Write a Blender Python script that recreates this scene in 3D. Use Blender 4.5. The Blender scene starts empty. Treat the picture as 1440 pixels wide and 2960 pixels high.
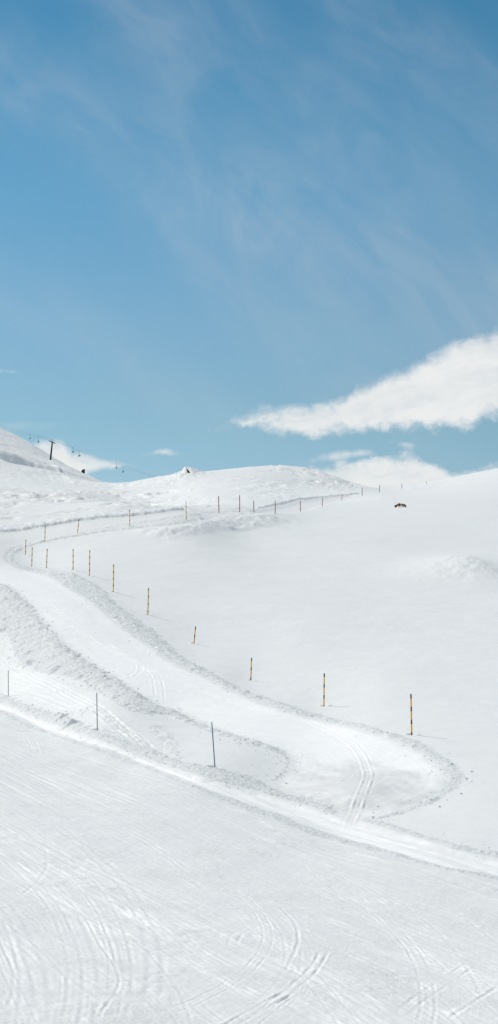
import bpy, math, random
import numpy as np

random.seed(7)
rng = np.random.default_rng(7)
S = bpy.context.scene
C = S.collection

# ------------------------------------------------------------------ survey
# The valley is surveyed from the photographer's stand: sight lines (su, sv)
# on a 1253 x 2576 chart, F chart units focal length, level line sv = 1288.
F, CU, CV, EYE = 3539.0, 626.5, 1288.0, 12.5

# ------------------------------------------------------------------ noise
_PERM = np.random.default_rng(1).permutation(512).astype(np.int32) % 512
_GA = np.random.default_rng(2).random(512)*2*math.pi
_GX, _GY = np.cos(_GA).astype(np.float32), np.sin(_GA).astype(np.float32)
_RV = np.random.default_rng(3).random(512).astype(np.float32)
def _hi(ix, iy): return _PERM[(_PERM[ix & 511] + iy) & 511]
def _h(ix, iy, s):
    return _RV[(_hi(ix, iy) + s*37) & 511]

def vnoise(x, y, s=0):
    """gradient noise, about -1..1"""
    ix, iy = np.floor(x), np.floor(y)
    fx, fy = (x - ix).astype(np.float32), (y - iy).astype(np.float32)
    ix = ix.astype(np.int32) + s*61; iy = iy.astype(np.int32) + s*23
    ux, uy = fx*fx*fx*(fx*(fx*6-15)+10), fy*fy*fy*(fy*(fy*6-15)+10)
    p0, p1 = _PERM[ix & 511], _PERM[(ix+1) & 511]
    def g(p, dx, dy):
        k = _PERM[(p+iy+dy) & 511]
        return _GX[k]*(fx-dx) + _GY[k]*(fy-dy)
    a, b, c, d = g(p0, 0, 0), g(p1, 1, 0), g(p0, 0, 1), g(p1, 1, 1)
    return (a + (b-a)*ux + (c-a)*uy + (a-b-c+d)*ux*uy) * 1.5

def fbm(x, y, s=0, octs=4, gain=.5, lac=2.03):
    t, a = 0, 1.0
    for o in range(octs):
        t = t + a*vnoise(x, y, s+o*17)
        x, y, a = x*lac+3.7, y*lac+1.3, a*gain
    return t

def clods(x, y, s=0):
    """lumps: a field of rounded chunks of uneven size"""
    ix, iy = np.floor(x).astype(np.int32), np.floor(y).astype(np.int32)
    best = np.zeros(x.shape, np.float32)
    for dx in (-1, 0, 1):
        for dy in (-1, 0, 1):
            cx, cy = ix+dx, iy+dy
            px, py = cx+_h(cx, cy, s), cy+_h(cx, cy, s+5)
            r = .25 + .55*_h(cx, cy, s+9)**2
            d2 = ((x-px)**2 + (y-py)**2) / r**2
            hgt = r*np.sqrt(np.clip(1-d2, 0, 1))
            best = np.maximum(best, hgt.astype(np.float32))
    return best

def sstep(a, b, x):
    t = np.clip((x-a)/(b-a), 0, 1)
    return t*t*(3-2*t)

# ------------------------------------------------------------------ lie of the land
CP = []
for u in (-300, 0, 300, 626, 950, 1253, 1550):            # the piste: an even plane
    t = (u-CU)/F
    for Y in (20, 26, 34, 43, 53, 63, 74, 86):
        vv = CV - F*(-7.165 - .0778*t*Y - .0774*Y)/Y
        lim = 1790 + 414*u/1253 if u < 1253 else 2204
        if vv > lim-4: CP.append((u, vv, Y))
CP += [
 (1253,2175,44.5),(1253,2060,53),(1253,2000,58),(1253,1900,68),(1253,1750,88),(1253,1600,118),(1253,1500,143),(1253,1445,160),
 (1253,1400,178),(1253,1340,212),(1253,1280,280),(1253,1225,375),(1253,1187,460),(1253,1200,700),(1253,1240,1100),
 (1550,2150,47),(1550,1900,68),(1550,1700,97),(1550,1500,143),(1550,1380,188),(1550,1250,330),(1550,1140,480),(1550,1150,750),(1550,1200,1200),
 (1100,1740,90),(1100,1600,118.5),(1100,1500,143.5),(1100,1400,177.5),(1100,1300,250),(1100,1250,350),(1100,1225,440),(1095,1213,560),(1100,1228,800),
 (880,2090,51),(930,2030,56.5),(950,1950,64),(1036,1848,75),(950,1800,82),(950,1700,98),(950,1600,119),(950,1500,144),(950,1400,177),
 (950,1340,209),(950,1290,270),(950,1258,340),(955,1240,420),(960,1258,520),(950,1275,700),(950,1290,1000),
 (1014,1227,510),(1073,1213,600),
 (815,1776,89),(631,1711,101),(488,1620,117),(372,1547,130),(285,1489,143),(225,1448,153),(184,1433,157),(117,1429,161),(80,1423,164),(64,1396,178),
 (113,1362,188),(195,1343,192),(327,1326,195),(469,1312,198),
 (756,1600,119),(756,1500,144),(756,1400,177),(756,1340,208),(756,1310,234),(756,1287,270),(756,1276,298),(756,1258,335),(756,1240,390),(756,1200,470),(756,1174,530),(756,1215,760),
 (850,1400,177),(850,1330,217),(850,1290,270),(850,1262,345),(850,1250,375),(850,1228,430),(850,1198,510),(850,1235,750),(850,1280,1050),
 (905,1247,385),(905,1236,420),(908,1219,490),(905,1250,700),
 (600,1500,143.5),(600,1400,175),(600,1345,202),(600,1312,217),(603,1287,229),(600,1262,290),(600,1235,350),(600,1205,430),(600,1179,510),(600,1215,760),(600,1270,1100),
 (680,1292,238),(670,1278,265),(690,1240,360),(690,1200,450),(700,1172,530),
 (400,1450,155),(400,1380,176),(400,1320,195),(400,1300,204),(400,1280,222),(400,1292,262),(400,1262,335),(400,1240,395),(400,1198,530),(400,1235,760),(400,1275,1100),
 (480,1287,216),(480,1272,260),(480,1240,345),(480,1212,430),(480,1191,520),(480,1225,760),
 (300,1301,206),(300,1258,252),(300,1272,292),(300,1247,380),(300,1228,500),(290,1217,640),(290,1240,900),
 (200,1312,203),(200,1285,234),(200,1252,292),(200,1238,345),(200,1229,450),(200,1206,680),(200,1184,850),(200,1205,1150),
 (100,1327,200),(100,1290,246),(100,1242,360),(100,1212,480),(100,1174,700),(100,1147,880),(100,1137,1000),(100,1156,1300),
 (0,1341,195),(0,1295,242),(0,1242,352),(0,1202,470),(0,1150,690),(0,1116,860),(0,1090,1000),(0,1108,1300),
 (-300,1345,190),(-300,1242,350),(-300,1150,600),(-300,1000,1000),(-300,1010,1300),
 (0,1744,101),(0,1680,108),(0,1592,117),(0,1467,140),(0,1440,148),(0,1400,166),(0,1360,185),
 (-300,1650,116),(-300,1500,139),(-300,1400,165),
 (125,1822,83),(245,1836,73.5),(541,1932,62),(575,1990,57.3),(225,1868,71.5),
 (130,1600,112),(130,1720,97),(250,1650,104),(260,1757,87),(400,1700,97),(450,1792,84),(525,1842,75.5),(450,1860,72),(620,1900,67),(750,1850,77),(720,1780,87),
 (700,1960,62.5),(800,1990,60),(560,1700,100),
 (626,2600,1900),(0,1500,1900),(1253,1500,1900),
]
CP = np.array(CP, float)
KX = 1/420.0
def _k(d2): return np.where(d2 > 1e-12, d2*np.log(np.maximum(d2, 1e-12)), 0)
_px, _pl = CP[:, 0]*KX, np.log(CP[:, 2])*2.2
n = len(CP)
_A = np.zeros((n+3, n+3))
_A[:n, :n] = _k((_px[:, None]-_px)**2 + (_pl[:, None]-_pl)**2) + np.eye(n)*.02
_A[:n, n:] = np.c_[np.ones(n), _px, _pl]; _A[n:, :n] = _A[:n, n:].T
_z = (EYE - (CP[:, 1]-CV)/F*CP[:, 2])
# fit the sight-line height; metres only come in through r
_W = np.linalg.solve(_A, np.r_[CP[:, 1], 0, 0, 0])

_TU = np.arange(-480, 1761, 20.); _TL = np.linspace(math.log(18), math.log(2100), 1200)
def _table():
    T = np.empty((len(_TU), len(_TL)))
    lc = _TL*2.2
    for i, u_ in enumerate(_TU):
        d2 = (u_*KX-_px)[None, :]**2 + (lc[:, None]-_pl)**2
        T[i] = _k(d2) @ _W[:n] + _W[n] + _W[n+1]*u_*KX + _W[n+2]*lc
    return T
_TAB = _table()
def _cub(t): return (-.5*t+t*t-.5*t**3, 1-2.5*t*t+1.5*t**3, .5*t+2*t*t-1.5*t**3, -.5*t*t+.5*t**3)
def base_v(u, r):
    """sight-line height (chart units) of the smooth land at bearing u, distance r"""
    a = (np.clip(u, -420, 1680)-_TU[0])/20.; b = (np.log(np.clip(r, 20, 1900))-_TL[0])/(_TL[1]-_TL[0])
    i, j = np.floor(a).astype(np.int32), np.floor(b).astype(np.int32)
    wa, wb = _cub(a-i), _cub(b-j); o = 0
    for p in range(4):
        o = o + wa[p]*sum(wb[q]*_TAB[i+p-1, j+q-1] for q in range(4))
    return o

def base_z(x, y):
    """height of the smooth land at plan points (x, y)"""
    th = np.arctan2(x, y); r = np.hypot(x, y)
    u = CU + F*np.tan(np.clip(th, -.31, .31)); yy = np.maximum(r*np.cos(np.clip(th, -.31, .31)), 1e-3)
    z = EYE - (base_v(u, yy)-CV)/F*yy
    zn = EYE - (base_v(u, np.full_like(yy, 20.))-CV)/F*20.
    return np.where(yy < 20, zn + (20-yy)*.02, z)

_LR = np.exp(np.linspace(math.log(21), math.log(1300), 1500))
def at(u, v, r0=21):
    """first point of the smooth land that the sight line (u, v) meets"""
    vv = base_v(np.full_like(_LR, float(u)), _LR)
    ok = np.where((vv <= v) & (_LR >= r0))[0]
    i = ok[0] if len(ok) else np.argmin(np.where(_LR > r0, vv, 9e9))      # just missed: the crest itself
    if len(ok) and i > 0 and vv[i-1] > v:
        t = (vv[i-1]-v)/(vv[i-1]-vv[i]); r = _LR[i-1]*(1-t)+_LR[i]*t
    else: r = _LR[i]
    return ((u-CU)/F*r, r)

def plan(pts, r0=21): return np.array([at(u, v, r0) for u, v in pts])
def smooth_line(P, k=6):
    """Catmull-Rom through plan points"""
    P = np.asarray(P); Q = np.vstack([2*P[0]-P[1], P, 2*P[-1]-P[-2]]); out = []
    for i in range(1, len(Q)-2):
        for t in np.linspace(0, 1, k, endpoint=False):
            a, b, c, d = Q[i-1:i+3]
            out.append(.5*((2*b)+(c-a)*t+(2*a-5*b+4*c-d)*t*t+(3*b-a-3*c+d)*t**3))
    out.append(P[-1]); return np.array(out)

# ------------------------------------------------------------------ outlines
bankR_road = [(25,1416),(50,1429),(95,1439),(150,1459),(175,1479),(225,1507),(257,1532),(275,1547),(320,1587),(380,1627),(440,1669),(520,1704),(570,1727),
  (626,1757),(701,1784),(776,1804),(876,1826),(976,1856),(1051,1886),(1091,1914),(1119,1942),(1122,1966),(1104,1992),(1056,2019),(976,2046),(936,2057)]
bankR_field = [(36,1411),(60,1422),(95,1431),(165,1437),(220,1457),(260,1482),(300,1522),(360,1567),(410,1607),(455,1647),(500,1672),(560,1707),(626,1739),
  (691,1762),(776,1789),(886,1817),(966,1837),(1056,1867),(1106,1897),(1146,1925),(1168,1952),(1156,1979),(1126,2001),(1061,2031),(986,2056),(951,2066)]
bankU_road = [(25,1416),(18,1399),(30,1384),(65,1369),(125,1354),(200,1339),(250,1329),(300,1319),(350,1312),(400,1304),(450,1297),(500,1291)]
bankU_field = [(36,1411),(35,1398),(55,1383),(100,1367),(150,1357),(200,1349),(275,1337),(350,1329),(415,1322),(475,1316),(520,1312)]
cut_edge = [(-200,1352),(-80,1347),(0,1339),(100,1327),(200,1312),(280,1304),(340,1299),(400,1292),(445,1286)]
far_road_top = [(500,1286),(560,1286),(610,1286),(650,1280),(690,1273),(756,1258),(826,1250),(880,1246)]
far_road_low = [(905,1248),(860,1259),(811,1274),(770,1285),(720,1292),(680,1293),(620,1290),(560,1292),(500,1292)]
bankL_up = [(-300,1375),(-150,1415),(0,1467),(30,1480),(55,1502),(80,1527),(110,1562),(145,1600),(170,1627),(210,1655),(250,1682),(300,1712),(350,1747),(400,1775),
  (450,1792),(525,1827),(600,1852),(626,1862),(676,1875),(711,1890),(727,1912),(724,1934),(707,1952),(684,1970)]
bankL_low = [(-300,1500),(-150,1560),(0,1592),(20,1612),(30,1637),(50,1667),(100,1695),(150,1702),(200,1712),(215,1727),(260,1757),(310,1782),(360,1797),(400,1798),
  (450,1812),(525,1843),(600,1864),(626,1874),(676,1888),(704,1900),(717,1915),(714,1932),(699,1948),(676,1964)]
bankN_up = [(-200,1668),(-100,1706),(0,1744),(50,1762),(100,1782),(150,1797),(200,1817),(250,1839),(290,1849),(320,1862),(375,1882),(450,1912),(540,1932),(626,1949),(671,1974),(716,1994),(776,2009),(826,2026),(856,2041)]
bankN_low = [(-200,1682),(-100,1725),(0,1767),(50,1787),(125,1817),(175,1837),(210,1852),(290,1877),(370,1909),(435,1932),(520,1957),(575,1972),(626,1984),(691,2004),(766,2024),(846,2051)]
bankE_up = [(916,2056),(976,2069),(1051,2094),(1126,2119),(1191,2134),(1253,2141),(1350,2160),(1500,2185)]
bankE_low = [(911,2066),(976,2084),(1051,2106),(1126,2131),(1191,2149),(1253,2159),(1350,2178),(1500,2203)]
bankP_up = [(-200,1695),(-100,1742),(0,1787),(75,1822),(150,1852),(225,1874),(300,1899),(375,1932),(425,1952),(500,1979),(575,2004),(626,2024),(701,2049),(776,2079),(851,2104),(926,2126),(1026,2154),(1126,2181),(1253,2204),(1400,2235),(1600,2275)]
bankP_low = [(-200,1703),(-100,1752),(0,1799),(50,1822),(125,1852),(200,1879),(280,1907),(350,1931),(425,1961),(500,1991),(575,2021),(626,2041),(701,2069),(776,2099),(851,2119),(926,2139),(1026,2164),(1126,2189),(1253,2216),(1400,2248),(1600,2288)]

def poly(a, b, r0=21):
    return np.vstack([smooth_line(plan(a, r0), 3), smooth_line(plan(b, r0), 3)[::-1]])
PL = {
 'bankR': poly(bankR_road, bankR_field), 'bankU': poly(bankU_road, bankU_field),
 'bankL': poly(bankL_up, bankL_low), 'bankN': poly(bankN_up, bankN_low),
 'bankE': poly(bankE_up, bankE_low), 'bankP': poly(bankP_up, bankP_low),
 'road': np.vstack([smooth_line(plan(bankL_up), 3), plan([(700,1985),(776,2009),(856,2041),(880,2062)]), smooth_line(plan(bankR_road), 3)[::-1],
                    smooth_line(plan(bankU_road), 3), smooth_line(plan(cut_edge), 3)[::-1]]),
 'far_road': np.vstack([plan(far_road_top, 180), plan(far_road_low, 180)]),
 'path': np.vstack([plan(bankN_low), plan([(880,2062)]), plan(bankE_low), smooth_line(plan(bankP_up), 3)[::-1]]),
 'piste': np.vstack([smooth_line(plan(bankP_low), 3), [(60, 40), (60, -40), (-60, -40), (-60, 110)]]),
 'spoil': plan([(455,1316),(490,1300),(540,1292),(600,1290),(660,1294),(705,1303),(738,1312),(700,1324),(640,1337),(570,1340),(520,1349),(430,1362),(350,1352),(300,1342),(340,1332),(420,1324)]),
 'upbank': np.vstack([plan(cut_edge), plan([(470,1283),(430,1278),(380,1284),(300,1293),(200,1302),(100,1316),(0,1328),(-100,1336),(-200,1340)])]),
 'farbank': np.vstack([plan([(640,1283),(690,1273),(756,1258),(826,1250),(880,1246),(905,1243)], 200), plan([(905,1241),(826,1246),(756,1252),(690,1266),(650,1276)], 200)]),
}

def _blocks(P, x, y, pad):
    m = np.where((x > P[:, 0].min()-pad) & (x < P[:, 0].max()+pad) & (y > P[:, 1].min()-pad) & (y < P[:, 1].max()+pad))[0]
    for i in range(0, len(m), 3000): yield m[i:i+3000]

def inside_dist(P, x, y, pad=3.0):
    """signed distance to the outline P, positive inside; about +-9 beyond the pad"""
    out = np.full(x.shape, -9., np.float32); Q = np.roll(P, -1, 0)
    elo, ehi = np.minimum(P, Q), np.maximum(P, Q)
    for m in _blocks(P, x, y, pad):
        X, Y = x[m], y[m]; y0, y1, x0, x1 = Y.min(), Y.max(), X.min(), X.max()
        best = np.full(X.shape, 81.); ins = np.zeros(X.shape, bool)
        for i in np.where((ehi[:, 1] >= y0-pad) & (elo[:, 1] <= y1+pad))[0]:
            (ax, ay), (bx, by) = P[i], Q[i]; ex, ey = bx-ax, by-ay; L = ex*ex+ey*ey
            if L < 1e-9: continue
            if ehi[i, 0] > x0-pad and elo[i, 0] < x1+pad:
                t = np.clip(((X-ax)*ex+(Y-ay)*ey)/L, 0, 1)
                best = np.minimum(best, (X-ax-t*ex)**2+(Y-ay-t*ey)**2)
            if abs(ey) > 1e-9: ins ^= ((Y < ay) != (Y < by)) & (X < ax+(Y-ay)*ex/ey)
        d = np.sqrt(best); out[m] = np.where(ins, d, -d)
    return out

def line_dist(P, x, y, pad=2.5):
    """signed distance to the open line P (sign: side) and how far along it, 0..1; 99 beyond the pad"""
    out = np.full(x.shape, 99., np.float32); al = np.zeros(x.shape, np.float32); n_ = len(P)-1
    for m in _blocks(P, x, y, pad):
        X, Y = x[m], y[m]; y0, y1 = Y.min(), Y.max()
        best = np.full(X.shape, 9801.); sg = np.ones(X.shape); la = np.zeros(X.shape)
        for i in range(n_):
            (ax, ay), (bx, by) = P[i], P[i+1]
            if max(ay, by) < y0-pad or min(ay, by) > y1+pad: continue
            ex, ey = bx-ax, by-ay; L = ex*ex+ey*ey
            if L < 1e-9: continue
            t = np.clip(((X-ax)*ex+(Y-ay)*ey)/L, 0, 1); d = (X-ax-t*ex)**2+(Y-ay-t*ey)**2; k = d < best
            best = np.where(k, d, best); sg = np.where(k, np.sign(ex*(Y-ay)-ey*(X-ax)), sg); la = np.where(k, (i+t)/n_, la)
        out[m] = np.sqrt(best)*sg; al[m] = la
    return out, al

def on(mask, fn, x, y):
    """fn(x, y) where the mask holds, 0 elsewhere"""
    o = np.zeros(x.shape, np.float32); k = np.where(mask)[0]
    if len(k): o[k] = fn(x[k], y[k])
    return o

POLES = [  # base, top, label
 ((1036,1848),(1034,1744),'tallest and nearest orange and black marker pole, alone above the right-hand bend'),
 ((815,1776),(816,1692),'upright orange and black pole second nearest, above the road before the right-hand bend'),
 ((631,1711),(633,1653),'half buried orange and black pole just left of the second nearest upright one'),
 ((488,1620),(492,1576),'shortest orange pole, deeply buried and leaning right beside the lower road'),
 ((372,1547),(374,1479),'orange pole with a long shadow, upslope of the short leaning one'),
 ((285,1489),(286,1419),'tall orange pole just above where the chunky snow bank is widest'),
 ((225,1448),(226,1383),'tall orange pole, right of the close pair at the left-hand bend'),
 ((184,1433),(184,1379),'orange pole inside the far bend, between the wider spaced bend poles'),
 ((117,1429),(119,1379),'thin orange pole at the left bend, slightly tilted'),
 ((80,1423),(81,1375),'orange pole at the tip of the left-hand bend, lower one of the leftmost two'),
 ((64,1396),(65,1356),'leftmost orange pole of all, on the bank at the turn of the road'),
 ((113,1362),(114,1323),'first orange pole above the left-hand turn, at the lower edge of the upper road'),
 ((195,1343),(199,1308),'orange pole leaning clearly right beside the upper road'),
 ((327,1326),(327,1285),'straight orange pole on the bank, right of the leaning one by the upper road'),
 ((469,1312),(468,1265),'tall orange pole at the left foot of the rough snow heap'),
 ((551,1290),(550,1247),'dark pole on top of the rough snow heap, left of the pair'),
 ((603,1287),(603,1244),'dark pole on top of the rough snow heap, tallest against the middle hill'),
 ((639,1288),(638,1257),'short thin pole behind the right shoulder of the rough snow heap'),
 ((692,1292),(692,1260),'dark pole at the far road, above the right tip of the rough heap'),
 ((756,1286),(756,1259),'dark pole on the field edge where the far road starts to climb'),
 ((811,1274),(812,1253),'small dark pole halfway along the climbing far road'),
 ((860,1258),(860,1244),'very small pole where the far road narrows to a line'),
 ((911,1247),(911,1227),'reddish pole where the far road vanishes behind the field'),
 ((955,1238),(955,1219),'dark jointed pole at the right foot of the middle hill'),
 ((1011,1229),(1011,1216),'tiny reddish pole against the low white cloud, above the rusty rock'),
 ((1073,1217),(1073,1211),'farthest and tiniest pole, on the skyline of the right-hand field'),
]
POLE_FEET = [p[0] for p in POLES] + [(21,1752), (245,1836), (541,1932)]
SWEEP = [(0,2060),(80,2122),(165,2195),(226,2262),(262,2330),(283,2392),(290,2455),(282,2530),(262,2600)]      # turns fanning round at the lower left
# ski and vehicle tracks: line, half gap between the twin grooves (0 = one groove), width, depth
TR = [
 ([(40,1478),(110,1510),(180,1560),(250,1620),(300,1648),(340,1662)], .0, .16, .05),
 ([(115,1550),(190,1580),(240,1612),(290,1636),(330,1655),(352,1672),(348,1690),(325,1705),(300,1712)], .0, .13, .07),
 ([(240,1600),(300,1640),(338,1660),(350,1676),(340,1692),(310,1706)], .25, .12, .06),
 ([(300,1640),(350,1668),(400,1690),(500,1730),(626,1778),(700,1795),(780,1815),(850,1845),(900,1885),(922,1930),(925,1975),(908,2020),(885,2060),(868,2092)], .19, .10, -.055),
 ([(352,1668),(385,1690),(398,1720),(402,1770)], .3, .12, .05),
 ([(790,2010),(860,1985),(905,1950)], 0, .1, .04),
 ([(626,1790),(720,1812),(800,1842),(860,1880)], 0, .1, .04),
 # lines across the strip between the banks
 ([(0,1640),(60,1690),(140,1730),(230,1775),(300,1830),(370,1880)], .3, .16, .08),
 ([(0,1668),(90,1705),(200,1760),(250,1790)], 0, .2, .06),
 ([(30,1735),(110,1755),(190,1785)], 0, .2, .06), ([(0,1690),(100,1722),(180,1742)], .4, .14, .05),
 ([(245,1790),(300,1825),(345,1855),(380,1890)], .25, .2, .08),
 # the near path
 ([(0,1777),(150,1842),(300,1892),(450,1952),(600,2000),(740,2050),(900,2100),(1050,2140),(1253,2186)], .5, .18, .05),
 ([(500,1968),(640,2010),(780,2050),(930,2092),(1100,2140),(1253,2170)], .15, .12, .04),
 # turns cut into the piste
 ([(0,1815),(40,1830),(72,1855),(88,1885),(86,1910)], .18, .1, .05),
 ([(0,2070),(80,2130),(170,2205),(230,2270),(262,2330),(285,2390),(292,2450)], 0, .09, .05),
 ([(0,2140),(100,2210),(200,2290),(250,2370),(290,2430),(300,2475),(270,2525),(240,2570)], 0, .09, .06),
 ([(200,2240),(280,2270),(340,2310),(360,2330)], .1, .08, .05),
 ([(0,2310),(80,2370),(150,2440),(175,2480)], 0, .1, .05), ([(0,2360),(60,2390),(110,2440)], 0, .1, .05),
 ([(20,2400),(34,2450),(30,2500),(18,2540)], 0, .09, .05), ([(0,2550),(60,2535),(120,2520)], 0, .09, .09),
 ([(700,2280),(740,2320),(750,2370),(730,2420),(715,2450)], 0, .1, .06),
 ([(822,2370),(808,2410),(780,2450),(745,2480),(690,2520),(640,2560)], .09, .08, .08),
 ([(740,2490),(690,2515),(620,2552),(560,2590)], .1, .08, .09), ([(740,2505),(680,2550),(640,2585)], 0, .07, .07),
 ([(1190,2420),(1130,2460),(1060,2510),(1000,2560)], .12, .09, .05), ([(1253,2480),(1190,2520),(1120,2570)], 0, .1, .06),
 ([(640,2330),(600,2350),(580,2380)], .1, .09, .05), ([(460,2340),(520,2400),(640,2460),(760,2530),(850,2580)], 0, .1, .04),
 ([(1060,2325),(1130,2333),(1180,2338)], 0, .09, .05), ([(420,1985),(540,2020),(626,2050),(690,2090),(745,2135)], .0, .1, .05),
 ([(626,2055),(700,2085),(800,2115),(900,2150),(1010,2180)], .0, .1, .05),
 *[([(u_+k_*47+6*math.sin(k_*2.3+j_*.5), v_-k_*9+10*math.sin(k_*1.7+j_*.35)) for j_, (u_, v_) in enumerate(SWEEP)], .0 if k_ % 2 else .14, .07+.04*((k_*7) % 3), .012+.008*((k_*5) % 3)) for k_ in range(-5, 3)],
 *[([(u_+455+k_*40, v_+190+k_*8) for u_, v_ in ((200,2090),(262,2130),(296,2180),(300,2240),(278,2290),(235,2330))], 0, .09, .016) for k_ in range(-1, 2)],
 # trench below the pylon
 ([(129,1160),(145,1175),(160,1192),(180,1212),(197,1228)], 0, .45, .6),
]

POLE_XY = np.array([at(*p) for p in POLE_FEET])
CONE, HUM = at(468, 1200, 300), at(1170, 1440)
LIP = smooth_line(np.array([(-190,756),(-165,749),(-145,745),(-125,742),(-110,741),(-98,742),(-85,745),(-70,750)]))
STEPS = [(smooth_line(plan([(1104,1925),(1098,1955),(1078,1985),(1020,2018),(940,2050),(900,2058)])), .26, 2.0), (smooth_line(plan([(880,2050),(800,2012),(740,1990),(700,1975)])), .18, 2.6)]
TRENCH_SIDE = -1.0
BEND_SHADE = plan([(760,1950),(820,1925),(890,1908),(970,1930),(1050,1955),(1095,1972),(1056,2012),(976,2043),(935,2053),(870,2040),(790,2010),(710,1985)])  # outline of the shade painted on the near bend
LIP_SIDE = -1.0 if LIP[-1, 0] > LIP[0, 0] else 1.0
COMB = math.atan2(*(np.subtract(at(900, 2170), at(150, 1900)))[::-1])
TRACKS = []
for p_, g_, w_, d_ in TR:
    k_ = (1, 1) if p_[0][1] < 1300 else (.36, .17) if p_[0][1] > 2300 else (.5, .45) if p_[0][1] < 1760 else (.40, .30) if p_[0][1] < 2050 else (.34, .24)
    TRACKS.append((smooth_line(plan(p_, 500 if k_[0] == 1 else 21), 6), g_, w_*k_[0], d_*k_[1]))
# older, half filled ski lines all over the piste, running with the slope and crossing one another
rs = np.random.default_rng(21)
for i_ in range(95):
    u_, v_ = rs.uniform(-60, 1300), rs.uniform(1900, 2620)
    if v_ < 1850+414*u_/1253: v_ += 330
    p_ = np.array(at(u_, v_)); a_ = COMB + rs.normal(0, .16) + (0 if rs.random() < .88 else rs.normal(0, .45)); k_ = rs.normal(0, .035); st = rs.uniform(.8, 1.7); q_ = [p_]
    for j_ in range(13):
        a_ += k_*st + rs.normal(0, .015); q_.append(q_[-1] + st*np.array([math.cos(a_), math.sin(a_)]))
    TRACKS.append((np.array(q_), 0 if rs.random() < .5 else rs.uniform(.1, .2), rs.uniform(.022, .045), rs.uniform(.004, .009)))
SCUFF = [(smooth_line(plan(p_), 5), w_) for p_, w_ in (
 ([(392,1832),(408,1850),(420,1872),(432,1895),(440,1908)], .55), ([(385,1828),(402,1826)], .5), ([(140,1818),(165,1802),(190,1790),(218,1782)], .55),
 ([(165,1832),(185,1815),(205,1800),(214,1788)], .5), ([(150,1800),(172,1826),(182,1845)], .5), ([(240,1790),(290,1824),(345,1860),(385,1895)], .3), ([(20,1655),(80,1692)], .4))]

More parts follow.
